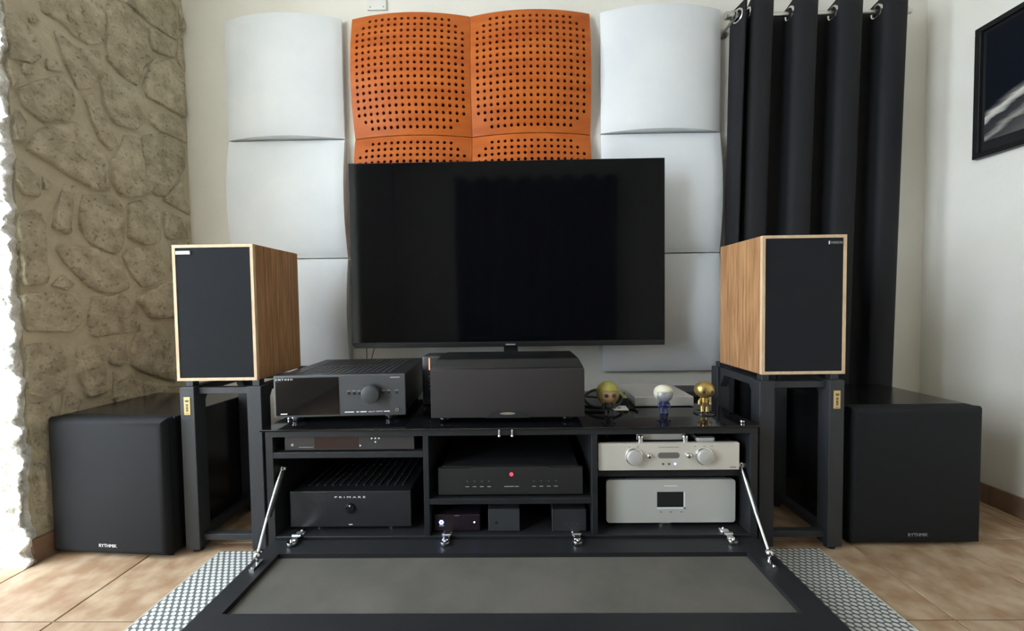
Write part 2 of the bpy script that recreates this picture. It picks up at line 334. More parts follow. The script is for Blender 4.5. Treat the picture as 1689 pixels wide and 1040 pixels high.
# baseboards
b = bmesh.new()
q = [wl(.02, .012, 0), wl(.675, .012, 0), wl(.675, .001, 0), wl(.02, .001, 0)]
lo = [b.verts.new(v) for v in q]; hi = [b.verts.new(v+Vector((0, 0, .085))) for v in q]
b.faces.new(lo); b.faces.new(hi)
for k in range(4): b.faces.new((lo[k], lo[(k+1) % 4], hi[(k+1) % 4], hi[k]))
tag(obj('baseboard_left', b, skirt), kind='structure')
bbr = tag(obj('baseboard_right', bbox(XR-.012, XR, YF, YB, 0, .082), skirt), kind='structure')
for k in range(10):
    y0 = 1.97-.36*(k+1)+.05
    obj('baseboard_tile', bbox(XR-.016, XR-.010, max(y0, YF+.01), y0+.357, .001, .085, .0015, 1), skirt, bbr)
tag(obj('baseboard_back', bbox(-1.64, XR-.02, YB-.012, YB, 0, .085), skirt), kind='structure')

# ------------------------------------------------------------------ wall panels
PS = .586; HB = .040
def bulge(u, v, base, k=HB):
    a = 2*u/PS; c = 2*v/PS
    return base+k*(1-a*a)+k*(1-c*c)
def fabric_panel(name, label, cx, zt, group, ku, kv, base):
    root = thing(name, label, 'acoustic panel', (cx, YB, zt-PS), group=group)
    n = 24; b = bmesh.new(); g = []
    for j in range(n+1):
        row = []
        for i in range(n+1):
            u = (i/n-.5)*PS; v = (j/n-.5)*PS
            e = min(.5-abs(i/n-.5), .5-abs(j/n-.5))*PS
            y = base+ku*(1-(2*u/PS)**2)+kv*(1-(2*v/PS)**2)-.006*max(0, 1-e/.014)**2
            row.append(b.verts.new((u, -y, v+PS/2)))
        g.append(row)
    for j in range(n):
        for i in range(n): b.faces.new((g[j][i], g[j][i+1], g[j+1][i+1], g[j+1][i]))
    rim = [g[0][i] for i in range(n+1)]+[g[j][n] for j in range(1, n+1)]+[g[n][i] for i in range(n-1, -1, -1)]+[g[j][0] for j in range(n-1, 0, -1)]
    bk = [b.verts.new((v.co.x*.985, -.002, (v.co.z-PS/2)*.985+PS/2)) for v in rim]
    for k in range(len(rim)): b.faces.new((rim[k], rim[(k+1) % len(rim)], bk[(k+1) % len(rim)], bk[k]))
    b.faces.new(bk)
    obj('fabric_cover', b, fabric_w, root, smooth=True)
    return root
rows = (2.318, 1.728, 1.138)
for cx, side in ((-1.146, 'left of the cherry panels'), (.719, 'beside the black curtain')):
    for k, zt in enumerate(rows):
        fabric_panel('fabric_acoustic_panel', ('topmost', 'middle', 'lowest')[k]+' curved white fabric acoustic panel in the column '+side, cx, zt-.002*k, 'white fabric wall panels', *((.052, .004, .034) if k == 0 else (.004, .032, .034)))

# perforated cherry panels: one face cell per hole, real holes
def holes_mesh():
    b = bmesh.new(); NC = 17; pitch = .0322; NSEG = 10; rad_h = .0081
    half = NC*pitch/2
    def hole(i, j):
        k = min(j, NC-1-j); lo = {0: 2, 1: 1}.get(k, 0)
        return lo <= i <= NC-1-lo
    cache = {}
    def V(u, v, extra=0):
        key = (round(u, 5), round(v, 5), extra)
        if key not in cache: cache[key] = b.verts.new((u, -(bulge(u, v, .026)-extra), v+PS/2))
        return cache[key]
    for j in range(NC):
        for i in range(NC):
            cu, cv = -half+(i+.5)*pitch, -half+(j+.5)*pitch; h = pitch/2
            if not hole(i, j):
                b.faces.new((V(cu-h, cv-h), V(cu+h, cv-h), V(cu+h, cv+h), V(cu-h, cv+h))); continue
            cor = [V(cu+h, cv+h), V(cu-h, cv+h), V(cu-h, cv-h), V(cu+h, cv-h)]
            ns = 12
            ring = [V(cu+rad_h*math.cos(2*PI*(k+.5)/ns), cv+rad_h*math.sin(2*PI*(k+.5)/ns)) for k in range(ns)]
            low = [V(cu+rad_h*math.cos(2*PI*(k+.5)/ns), cv+rad_h*math.sin(2*PI*(k+.5)/ns), .012) for k in range(ns)]
            # corner q sits at 45+90q degrees, between ring[3q+1] and around
            for q in range(4):
                a = [ring[(3*q+t) % ns] for t in range(3)]
                b.faces.new((cor[q], a[1], a[0])); b.faces.new((cor[q], a[2], a[1]))
                nx = ring[(3*q+3) % ns]
                b.faces.new((cor[q], cor[(q+1) % 4], nx, a[2]))
            for k in range(ns): b.faces.new((ring[k], ring[(k+1) % ns], low[(k+1) % ns], low[k]))
    # border to the outer rim
    H2 = PS/2; st = [-half+i*pitch for i in range(NC+1)]
    def out(t): return t*H2/half
    for s in (-1, 1):
        for a, c in zip(st, st[1:]):
            b.faces.new((V(a, s*half), V(c, s*half), V(out(c), s*H2), V(out(a), s*H2)))
            b.faces.new((V(s*half, a), V(s*half, c), V(s*H2, out(c)), V(s*H2, out(a))))
    rim = [(out(t), -H2) for t in st]+[(H2, out(t)) for t in st[1:]]+[(out(t), H2) for t in st[-2::-1]]+[(-H2, out(t)) for t in st[-2:0:-1]]
    n = len(rim)
    for k in range(n):
        (u, v), (w, x) = rim[k], rim[(k+1) % n]
        b.faces.new((V(u, v), V(w, x), V(w, x, .018), V(u, v, .018)))
    return b
proto = None
k = 0
for cz, zt in enumerate(rows[:2]):
    for cx in (-.5075, .0805):
        lab = ('upper', 'lower')[cz]+' perforated orange cherry wood panel, '+('nearer the stone wall', 'nearer the curtain')[cx > 0]
        root = thing('perforated_wood_panel', lab, 'acoustic panel', (cx, YB, zt-.003-PS), group='perforated cherry wall panels')
        if proto is None:
            hb = holes_mesh(); f = obj('perforated_face', hb, cherry, root); proto = f.data
            n = 16; b = bmesh.new(); g = []
            for j in range(n+1): g.append([b.verts.new(((i/n-.5)*PS*.97, -(bulge((i/n-.5)*PS*.97, (j/n-.5)*PS*.97, .026)-.0125), (j/n-.5)*PS*.97+PS/2)) for i in range(n+1)])
            for j in range(n):
                for i in range(n): b.faces.new((g[j][i], g[j][i+1], g[j+1][i+1], g[j+1][i]))
            rim = [g[0][i] for i in range(n+1)]+[g[j][n] for j in range(1, n+1)]+[g[n][i] for i in range(n-1, -1, -1)]+[g[j][0] for j in range(n-1, 0, -1)]
            bk = [b.verts.new((v.co.x*.96, -.002, (v.co.z-PS/2)*.96+PS/2)) for v in rim]
            for q in range(len(rim)): b.faces.new((rim[q], rim[(q+1) % len(rim)], bk[(q+1) % len(rim)], bk[q]))
            b.faces.new(bk)
            f2 = obj('dark_core', b, darkback, root); proto2 = f2.data
        else:
            for nm, dd in (('perforated_face', proto), ('dark_core', proto2)):
                o = bpy.data.objects.new(nm, dd); COL.objects.link(o); o.parent = root

# junction box cover above the panels
r = thing('wall_cover_plate', 'white screwed cover plate on the wall above the cherry panels', 'cover plate', (-.682, YB, 2.372))
obj('plate', bbox(-.048, .048, -.009, 0, 0, .11, .003, 2), whitepl, r)
for x in (-.033, .033):
    for z in (.014, .096): obj('screw', cyl((x, -.008, z), (0, -1, 0), .0035, .002, 12), greyp, r)
tag(obj('wall_screw', cyl((XR, 1.70, 2.19), (-1, 0, 0), .006, .012, 12, bev=.002), greyp), 'small grey screw head in the wall above the framed picture', 'screw')

# ------------------------------------------------------------------ curtains
def curtain(name, label, rodlabel, xa_t, xb_t, xa_b, xb_b, yc, ztop, zbot, waves, amp, face, ring_lab, rod_ext, phase=0, lead=0):
    """face=-1: faces -Y (seen from the room), +1 faces +Y"""
    zrod = ztop-.045
    root = thing(name, label, 'curtain', ((xa_t+xb_t)/2, yc, zbot))
    cxm = (xa_t+xb_t)/2
    NU = int(waves*40); NVV = 30; b = bmesh.new(); g = []
    def PH(u): return 2*PI*(waves*u-.5*lead*math.exp(-u/.03))+phase
    def shape(p):  # a fold with broad flat fronts
        t = math.sin(p); return math.copysign(abs(t)**.75, t)
    def P(u, v):
        top = 1-v
        xa = xa_t+(xa_b-xa_t)*v**.8; xb = xb_t+(xb_b-xb_t)*v**.8
        ph = PH(u)
        A = amp*(1-.25*v)
        w = (xb_t-xa_t)/waves
        x = xa+(xb-xa)*u-.10*w*math.sin(2*ph)*(1-.3*v)
        y = face*A*shape(ph)+.012*v*math.sin(ph*.5+2)
        return Vector((x-cxm, y, (ztop-zbot)*(1-v)))
    for j in range(NVV+1):
        g.append([b.verts.new(P(i/NU, (j/NVV)**1.1)) for i in range(NU+1)])
    # slightly wavy top hem
    for i in range(NU+1):
        ph = PH(i/NU)
        g[0][i].co.z += .012*math.sin(ph)
    for j in range(NVV):
        for i in range(NU): b.faces.new((g[j][i], g[j][i+1], g[j+1][i+1], g[j+1][i]))
    o = obj('cloth', b, curtm, root, smooth='all')
    so = o.modifiers.new('thick', 'SOLIDIFY'); so.thickness = .003; so.offset = 0
    rod = thing(name.replace('curtain', 'curtain')+'_rod', rodlabel, 'curtain rod', (cxm, yc, zrod))
    L0, L1 = xa_t-rod_ext-cxm, xb_t+.02-cxm
    obj('rod', cyl((L0, 0, 0), (1, 0, 0), .0105, L1-L0, 20), steel, rod, smooth=True)
    fb = cyl((L0-.034, 0, 0), (1, 0, 0), .017, .036, 20, bev=.004); cyl((L0-.006, 0, 0), (1, 0, 0), .02, .008, 20, bm=fb)
    obj('finial', fb, steel, rod, smooth=True)
    wallY = (YB-yc) if face < 0 else (YF-yc)
    for x in (L0+.012, L1-.03):
        bb = cyl((x, 0, -.012), (0, 1 if wallY > 0 else -1, 0), .008, abs(wallY)-.001, 14)
        cyl((x, wallY-(.006 if wallY > 0 else -.006), -.012), (0, 1 if wallY > 0 else -1, 0), .024, .0055, 18, bm=bb)
        bb2 = torus((x, 0, 0), (1, 0, 0), .017, .005, 18, 8, bm=bb)
        obj('bracket', bb2, steel, rod, smooth=True)
    # eyelets where the cloth crosses the rod
    us = [k/2000 for k in range(1, 2000)]
    roots = [u for u in us if math.floor(PH(u)/PI) != math.floor(PH(u-.0005)/PI)]
    for u in roots:
        if not (.008 < u < .992): continue
        v = .045/(ztop-zbot); v = v**(1/1.0)
        p = P(u, v); q = P(u+.004, v); t = (q-P(u-.004, v)); t.z = 0
        nrm = Vector((-t.y, t.x, 0)).normalized()
        obj('eyelet', torus(p, nrm, .027, .0055, 26, 8), chrome, root, smooth=True)
    return root
curtain('blackout_curtain', 'long black eyelet curtain hanging behind the walnut speaker nearer the framed picture', 'steel curtain rod carrying the black curtain beside the white panels',
        1.045, 1.83, 1.0, 1.80, 1.86, 2.275, .05, 3.9, .062, -1, '', .02, phase=-1.4, lead=1)
curtain('rear_curtain', 'wide black eyelet curtain mirrored in the dark television screen', 'steel rod of the black curtain mirrored in the television screen',
        -.85, 1.40, -.83, 1.38, -1.88, 2.63, .05, 7.5, .055, 1, '', .03)

# ------------------------------------------------------------------ framed picture on the right wall
pic = thing('framed_picture', 'black framed space photograph of a grey planet limb on the right wall', 'picture', (XR, 1.435, 1.50))
FW, FH = .62, .56
obj('backing', bbox(-.012, 0, -FW/2, FW/2, 0, FH), blackp, pic)
for nm_, y0, y1, z0, z1 in (('frame_rail', -FW/2, FW/2, 0, .022), ('frame_rail', -FW/2, FW/2, FH-.022, FH), ('frame_rail', -FW/2, -FW/2+.022, .022, FH-.022), ('frame_rail', FW/2-.022, FW/2, .022, FH-.022)):
    obj(nm_, bbox(-.028, -.012, y0, y1, z0, z1, .002, 1), bezel, pic)
pm = bpy.data.materials.new('space_print'); pm.use_nodes = True
nt = pm.node_tree; N = nt.nodes; L = nt.links; pb = N['Principled BSDF']; pb.inputs['Roughness'].default_value = .35; pb.inputs['Specular IOR Level'].default_value = .3
tc = N.new('ShaderNodeTexCoord'); sx = N.new('ShaderNodeSeparateXYZ'); L.new(tc.outputs['Object'], sx.inputs[0])
def mth(op, a, c=None, clamp=False):
    m_ = N.new('ShaderNodeMath'); m_.operation = op; m_.use_clamp = clamp
    for k_, v_ in enumerate((a, c)):
        if v_ is None: continue
        if isinstance(v_, (int, float)): m_.inputs[k_].default_value = v_
        else: L.new(v_, m_.inputs[k_])
    return m_.outputs[0]
nz = N.new('ShaderNodeTexNoise'); nz.inputs['Scale'].default_value = 9; nz.inputs['Detail'].default_value = 10
mpp = N.new('ShaderNodeMapping'); mpp.inputs['Rotation'].default_value = (.45, 0, 0); mpp.inputs['Scale'].default_value = (1, 1, 4.5); L.new(tc.outputs['Object'], mpp.inputs[0]); L.new(mpp.outputs[0], nz.inputs['Vector'])
# distance below the planet's edge: an arc rising away from the corner (local y falls towards the viewer)
dy = mth('SUBTRACT', sx.outputs[1], -.332); dz = mth('SUBTRACT', sx.outputs[2], -.841)
dist = mth('SQRT', mth('ADD', mth('MULTIPLY', dy, dy), mth('MULTIPLY', dz, dz)))
depth = mth('SUBTRACT', 1.207, dist)
dn = mth('ADD', depth, mth('MULTIPLY', mth('SUBTRACT', nz.outputs['Fac'], .5), .06))
ramp = N.new('ShaderNodeValToRGB'); L.new(mth('MULTIPLY', dn, 5.0), ramp.inputs[0])
cr = ramp.color_ramp; cr.elements[0].position = 0; cr.elements[0].color = (.004, .006, .011, 1); cr.elements[1].position = 1; cr.elements[1].color = (.12, .12, .11, 1)
for p_, c_ in ((.05, (.05, .05, .05)), (.11, (.16, .155, .14)), (.17, (.62, .60, .53)), (.25, (.40, .39, .35)), (.31, (.03, .032, .035)), (.45, (.045, .047, .05)), (.56, (.30, .29, .26)), (.64, (.05, .05, .05))):
    e_ = cr.elements.new(p_); e_.color = (*c_, 1)
gate = mth('MULTIPLY', depth, 120, True)
mix = N.new('ShaderNodeMix'); mix.data_type = 'RGBA'; L.new(gate, mix.inputs[0]); mix.inputs[6].default_value = (.004, .006, .011, 1); L.new(ramp.outputs[0], mix.inputs[7]); L.new(mix.outputs[2], pb.inputs['Base Color'])
obj('print', bbox(-.0165, -.0125, -FW/2+.035, FW/2-.035, .065, FH-.035), pm, pic)

# ------------------------------------------------------------------ rug
rm = bpy.data.materials.new('woven_rug'); rm.use_nodes = True
nt = rm.node_tree; N = nt.nodes; L = nt.links; pb = N['Principled BSDF']; pb.inputs['Roughness'].default_value = .95; pb.inputs['Specular IOR Level'].default_value = .1
tc = N.new('ShaderNodeTexCoord'); sx = N.new('ShaderNodeSeparateXYZ'); L.new(tc.outputs['Object'], sx.inputs[0])
row = mth('MULTIPLY', sx.outputs[1], 1/.0145); rowi = mth('FLOOR', row); rowf = mth('FRACT', row)
colx = mth('ADD', mth('MULTIPLY', sx.outputs[0], 1/.0205), mth('MULTIPLY', rowi, .5)); colf = mth('FRACT', colx)
# slanted oval stitches
eu = mth('MULTIPLY', mth('SUBTRACT', mth('ADD', colf, mth('MULTIPLY', mth('SUBTRACT', rowf, .5), .3)), .5), 2.3)
ev = mth('MULTIPLY', mth('SUBTRACT', rowf, .5), 1.9)
a_ = mth('ADD', mth('MULTIPLY', eu, eu), mth('MULTIPLY', ev, ev))
v_ = mth('MULTIPLY', mth('SUBTRACT', a_, .58), 5, True)
mix = N.new('ShaderNodeMix'); mix.data_type = 'RGBA'; L.new(v_, mix.inputs[0]); mix.inputs[6].default_value = (.60, .60, .55, 1); mix.inputs[7].default_value = (.13, .14, .14, 1); L.new(mix.outputs[2], pb.inputs['Base Color'])
bpn = N.new('ShaderNodeBump'); bpn.inputs['Strength'].default_value = .5; bpn.inputs['Distance'].default_value = .003; L.new(v_, bpn.inputs['Height']); bpn.invert = True; L.new(bpn.outputs[0], pb.inputs['Normal'])
rug = thing('woven_rug', 'flat grey and white woven rug lying under the open cabinet flap', 'rug', (.02, .58, 0), rad(0))
obj('weave', prism([(-1.118, -.82), (1.03, -.82), (1.045, .784), (-1.118, .784)], 'z', .0006, .007), rm, rug)
edgem = mat('rug_binding', (.50, .47, .38), .9)
obj('binding', tube([(-1.121, -.82, .004), (-1.121, .784, .004)], .0038, 8), edgem, rug)
obj('binding', tube([(1.033, -.82, .004), (1.048, .784, .004)], .0038, 8), edgem, rug)

# ------------------------------------------------------------------ television on its pole
tv = thing('television', 'large black flat screen television in front of the wall panels', 'television', (-.045, 1.79, 0))
TX0, TX1, TZ0, TZ1 = -.719, .719, .706, 1.545
obj('screen', bbox(TX0+.004, TX1-.004, -.028, -.024, TZ0+.018, TZ1-.004), screenm, tv)
obj('bezel', bbox(TX0, TX1, -.0265, -.016, TZ0+.004, TZ1, .002, 1), bezel, tv)
obj('bottom_bar', bbox(TX0+.008, TX1-.003, -.033, -.016, TZ0-.006, TZ0+.014, .002, 1), bezel, tv)
obj('rear_housing', bbox(-.55, .55, -.016, .03, TZ0+.05, TZ0+.5, .012, 2), blackp, tv)
obj('maker_logo', bbox(-.010, .034, -.0336, -.032, TZ0+.0015, TZ0+.0065), greyp, tv)
pole = bbox(-.02, .045, .002, .03, .03, TZ0+.3)
obj('pole', pole, blackp, tv)
obj('base_plate', bbox(-.22, .24, -.03, .11, 0, .03, .004, 1), blackp, tv)

# ------------------------------------------------------------------ media cabinet with fold-down flap
CY = 1.235
cab = thing('media_cabinet', 'long low black media cabinet with its front flap folded down', 'cabinet', (-.031, 1.48, 0))
def lb(root, x0, x1, y0, y1, z0, z1, bev=0, seg=2):
    l = root.location
    return bbox(x0-l.x, x1-l.x, y0-l.y, y1-l.y, z0-l.z, z1-l.z, bev, seg)
def lp(root, p): return Vector(p)-root.location
obj('side_panel', lb(cab, -.832, -.808, CY, 1.72, .02, .470, .001, 1), lacq, cab)
obj('side_panel', lb(cab, .746, .770, CY, 1.72, .02, .470, .001, 1), lacq, cab)
obj('divider', lb(cab, -.314, -.296, CY, 1.71, .139, .470, .001, 1), lacq, cab)
obj('divider', lb(cab, .235, .254, CY, 1.71, .139, .470, .001, 1), lacq, cab)
obj('shelf', lb(cab, -.808, -.314, CY, 1.71, .400, .419, .001, 1), lacq, cab)
obj('shelf', lb(cab, -.296, .235, CY, 1.71, .243, .261, .001, 1), lacq, cab)
obj('shelf', lb(cab, .254, .746, 1.265, 1.71, .318, .338, .001, 1), lacq, cab)
obj('top_panel', lb(cab, -.832, .770, CY, 1.73, .470, .490, .001, 1), lacq, cab)
obj('bottom_panel', lb(cab, -.808, .746, CY, 1.72, .116, .138, .001, 1), lacq, cab)
obj('back_panel', lb(cab, -.832, .770, 1.72, 1.73, .02, .470), lacq, cab)
obj('plinth', lb(cab, -.79, .73, 1.37, 1.70, 0, .116), lacq, cab)
for x in (-.064, -.022):
    bb = cyl(lp(cab, (x, CY+.004, .489)), (0, -1, 0), .0035, .012, 12); cyl(lp(cab, (x, CY-.006, .489)), (0, 0, -1), .003, .018, 12, bm=bb)
    sph(lp(cab, (x, CY-.006, .470)), .005, seg=12, bm=bb)
    obj('flap_catch', bb, chrome, cab, smooth=True)
# flap: recessed cloth panel in a frame, lying level
FZ = .130
fb = bmesh.new()
for x0, x1, y0, y1 in ((-.812, -.752, .862, 1.230), (.692, .766, .862, 1.230), (-.752, .692, 1.160, 1.230), (-.752, .692, .862, .930)):
    l = cab.location; bbox(x0-l.x, x1-l.x, y0-l.y, y1-l.y, FZ-.024, FZ, bm=fb)
flap = obj('flap_door', fb, lacq, cab)
obj('flap_cloth_panel', lb(cab, -.752, .692, .930, 1.160, FZ-.022, FZ-.014), flappanel, flap)['label'] = 'recessed grey cloth panel of the flap'
# hinges
for x, a in ((-.735, -.5), (-.241, -.15), (.183, .1), (.673, .5)):
    hb = bmesh.new()
    c = lp(cab, (x, CY-.004, .139))
    for dy, rr in ((-.026, .016), (.026, .016)):
        cyl(c+Vector((0, dy, -.006)), (0, 0, 1), rr, .010, 20, bev=.002, bm=hb)
    bbox(c.x-.010, c.x+.010, c.y-.026, c.y+.026, c.z-.004, c.z+.006, .002, 1, bm=hb)
    cyl(c+Vector((-.014, 0, .004)), (1, 0, 0), .006, .028, 14, bm=hb)
    for dy in (-.03, .03): cyl(c+Vector((0, dy, .004)), (0, 0, 1), .005, .004, 12, r2=.003, bm=hb)
    obj('hinge', hb, chrome, cab, smooth=True)
# gas struts
for sx_, xa, xb in ((-1, -.797, -.785), (1, .735, .728)):
    A = Vector((xa, 1.272, .352)); B = Vector((xb, 1.112, .158))
    mid = A.lerp(B, .60)
    st = obj('gas_strut', tube([lp(cab, A), lp(cab, mid)], .0075, 14), blackp, cab, smooth=True)
    obj('strut_rod', tube([lp(cab, A.lerp(B, .03)+Vector((-.003, -.0075, 0))), lp(cab, mid+Vector((-.003, -.0045, 0))), lp(cab, B)], .0038, 12), chrome, st, smooth=True)
    jb = sph(lp(cab, A), .012, seg=16); cyl(lp(cab, A+Vector((sx_*.012, 0, 0))), (-sx_, 0, 0), .014, .016, 18, bev=.003, bm=jb)
    obj('ball_joint', jb, chrome, st, smooth=True)
    jb = sph(lp(cab, B), .011, seg=16); bbox(*(lambda c: (c.x-.007, c.x+.007, c.y-.028, c.y+.016, c.z-.028, c.z-.022))(lp(cab, B)), bm=jb)
    cyl(lp(cab, B)+Vector((0, 0, -.024)), (0, 0, 1), .004, .024, 10, bm=jb); cyl(lp(cab, B)+Vector((0, -.022, -.024)), (0, 0, 1), .004, .006, 10, bm=jb)
    obj('ball_joint', jb, chrome, st, smooth=True)

gt = thing('glass_top', 'glossy black glass slab on top of the media cabinet', 'glass top', (-.038, 1.48, .490))
obj('slab', lb(gt, -.846, .772, CY-.006, 1.735, .490, .496, .0012, 1), blackgloss, gt)
for x, y in ((.735, 1.262), (-.815, 1.345)):
    obj('glass_stud', cyl(lp(gt, (x, y, .496)), (0, 0, 1), .007, .008, 16, bev=.002), chrome, gt, smooth=True)
ZT = .496

# ------------------------------------------------------------------ speakers on stands, subwoofers
def foot_ring(p, r, h, m, parent, name='foot'):
    return obj(name, cyl(p, (0, 0, 1), r, h, 24, bev=min(.003, h*.3)), m, parent, smooth=True)
def stand(label, cx, badge_x):
    r = thing('speaker_stand', label, 'speaker stand', (cx, 1.53, 0), group='speaker stands')
    w, d, t = .148, .17, .052
    for sx_ in (-1, 1):
        for sy_ in (-1, 1):
            x = sx_*(w-t/2); y = sy_*(d-t/2)
            obj('post', bbox(x-t/2, x+t/2, y-t/2, y+t/2, .014, .612, .0015, 1), standm, r)
            obj('foot', cyl((x, y, 0), (0, 0, 1), .017, .0145, 16), rubber, r)
            obj('spacer_block', bbox(x-.012, x+.014, y-.014, y+.014, .612, .634, .001, 1), standm, r)
        x = sx_*(w-t/2)
        # side rails with bracket corners
        obj('side_rail', prism([(-d+t, .612), (d-t, .612), (d-t, .53), (d-t-.03, .585), (-d+t+.03, .585), (-d+t, .53)], 'x', x-.014, x+.014), standm, r)
        obj('side_rail', bbox(x-.014, x+.014, -d+t, d-t, .035, .065, .001, 1), standm, r)
    for y in (-d+.03, d-.03):
        obj('cross_rail', bbox(-w+t, w-t, y-.013, y+.013, .584, .607, .001, 1), standm, r)
        obj('cross_rail', bbox(-w+t, w-t, y-.013, y+.013, .040, .062, .001, 1), standm, r)
    bx_ = badge_x
    bd = obj('name_plate', bbox(bx_-.0115, bx_+.0115, -d-.0015, -d+.0005, .512, .576, .0006, 1), goldb, r); bd['label'] = 'small gold name plate'
    pb_ = bmesh.new()
    for z0, z1, ww in ((.558, .566, .006), (.562, .5635, .003), (.532, .541, .004), (.543, .552, .004), (.524, .531, .004), (.5165, .5185, .007)):
        bbox(bx_-ww, bx_+ww, -d-.0021, -d-.0014, z0, z1, bm=pb_)
    obj('plate_print', pb_, darkp, bd)
    return r
stand('black wooden speaker stand beside the silver-lettered subwoofer at the stone wall', -1.074, -.1215)
stand('black wooden speaker stand in front of the black curtain', 1.001, .1215)
def speaker(label, cx, badge_side):
    r = thing('bookshelf_speaker', label, 'speaker', (cx, 1.365, .634), group='walnut speakers')
    w, h, d = .146, .489, .28
    obj('cabinet_body', bbox(-w, w, .012, d, 0, h, .001, 1), wood_d, r)
    fb = bmesh.new(); e = .0105
    for a in ((-w, w, 0, e), (-w, w, h-e, h), (-w, -w+e, e, h-e), (w-e, w, e, h-e)): bbox(a[0], a[1], 0, .0122, a[2], a[3], bm=fb)
    obj('front_edge', fb, wood_e, r)
    obj('grille', bbox(-w+e, w-e, .0015, .0125, e, h-e, .001, 1), grille, r)
    bx_ = badge_side*(w-.040)
    bp_ = obj('maker_badge', bbox(bx_-.026, bx_+.026, -.002, .002, h-.034, h-.022, .0008, 1), badge_s if badge_side < 0 else bezel, r)  # glare of the left badge painted as a bright colour, the other kept dark
    if badge_side < 0: bp_['label'] = 'maker badge with its glare painted bright'
    else:
        text('badge_lettering', 'MISSION', .0095, (bx_+.004, -.0026, h-.0283), bp_, greyp, width=.040)
        obj('badge_stripe', bbox(bx_-.0245, bx_-.0215, -.003, -.0015, h-.0335, h-.0225), whitep, bp_)
    return r
speaker('walnut bookshelf speaker with bright badge near the stone wall', -1.087, -1)
speaker('walnut bookshelf speaker in front of the black curtain', 1.008, 1)

def subwoofer(label, loc, rz, letters, size):
    r = thing('subwoofer', label, 'subwoofer', loc, rz, group='floor subwoofers')
    w, h, d, f = .233, .505, size, .012
    obj('cabinet_body', bbox(-w, w, .045, d, f, h, .004, 2), subbox, r)
    b = bbox(-w, w, 0, .055, f-.004, h+.002)
    es = [e for e in b.edges if all(abs(v.co.y) < 1e-6 for v in e.verts)]
    bmesh.ops.bevel(b, geom=es, offset=.028, segments=7, affect='EDGES', profile=.5)
    es = [e for e in b.edges if abs(e.verts[0].co.y-e.verts[1].co.y) > .01 and len(e.link_faces) == 2 and e.calc_face_angle(0) > .7]
    bmesh.ops.bevel(b, geom=es, offset=.016, segments=4, affect='EDGES', profile=.5)
    obj('grille', b, subgl, r, smooth=True)
    text('lettering', 'RYTHMIK', .0165, (.0, -.0006, .047), r, letters, width=.070)
    for x in (-.17, .17):
        for y in (.08, d-.06): foot_ring((x, y, 0), .022, f, rubber, r)
    return r
subwoofer('big black subwoofer with white lettering against the stone wall', (-1.483, 1.335, 0), rad(-4), whitep, .41)
subwoofer('big black subwoofer with grey lettering beside the right wall', (1.430, 1.375, 0), 0, greyp, .412)

# ------------------------------------------------------------------ receiver on the cabinet
def dev(name, label, cat, x0, x1, y, z, rz=0): 
    return thing(name, label, cat, ((x0+x1)/2, y, z), rz)
rc = dev('av_receiver', 'dark grey receiver with black display and big round knob', 'receiver', -.836, -.391, 1.305, ZT, rad(3))
w, h0, h1, d = .2225, .024, .165, .40
obj('case', bbox(-w+.004, w-.004, .008, d, h0, h1-.002, .002, 1), blackmetal, rc)
fp = obj('front_plate', bbox(-w, w, 0, .010, h0-.003, h1, .0025, 2), gunmetal2, rc)
obj('display_window', bbox(-w+.006, -.003, -.0016, .002, h0+.004, h1-.007, .001, 1), blackgloss, rc)
tp = bmesh.new()
for k in range(2):
    for j in range(16):
        x = -w+.05+j*.0215; bbox(x, x+.012, .05+k*.17, .19+k*.17, h1-.003, h1-.0005, bm=tp)
tag(obj('vent_grid', tp, gunmetal, rc), kind='stuff')
kb = cyl((.110, -.030, .100), (0, 1, 0), .031, .031, 40, bev=.004)
obj('volume_knob', kb, gunmetal, rc, smooth=True)
for px in (575, 583.6, 592, 632.4, 640.7, 653.7):
    x = (px-561)/214*.445
    bt = obj('button', cyl((x, -.004, .100), (0, 1, 0), .0038, .005, 14, bev=.0008), blackmetal, rc, smooth=True)
    obj('button_print', bbox(x-.006, x+.006, -.0006, .0005, .1075, .1095), greyp, bt)
text('lettering', 'A N T H E M', .0085, (-.187, -.0022, .152), rc, whitep, width=.058)
obj('model_print', bbox(-0.19-0.022/2, -0.19+0.022/2, -0.0022, .001, 0.034-0.0035/2, 0.034+0.0035/2), whitep, rc)
obj('logo_print', bbox(0.188-0.032/2, 0.188+0.032/2, -0.0006, .001, 0.153-0.004/2, 0.153+0.004/2), greyp, rc)
for x, ww, s in ((.030, .032, ''), (.0585, .009, ''), (.078, .021, ''), (.106, .021, 'dts:X'), (.132, .022, 'HDMI'), (.158, .02, '')):
    if s: text('badge_print', s, .0065, (x, -.0006, .0355), rc, whitep, width=ww)
    else: obj('badge_print', bbox(x-ww/2, x+ww/2, -.0006, .001, .0340, .0372), whitep, rc)
jk = obj('headphone_jack', torus((.193, -.001, .040), (0, 1, 0), .0045, .0014, 16, 6), chrome, rc, smooth=True)
for x in (-.16, .165):
    for y in (.05, .34):
        fo = foot_ring((x, y, 0), .029, .022, blackgloss, rc); obj('foot_ring', torus((x, y, .013), (0, 0, 1), .029, .0025, 28, 8), chrome, fo, smooth=True)

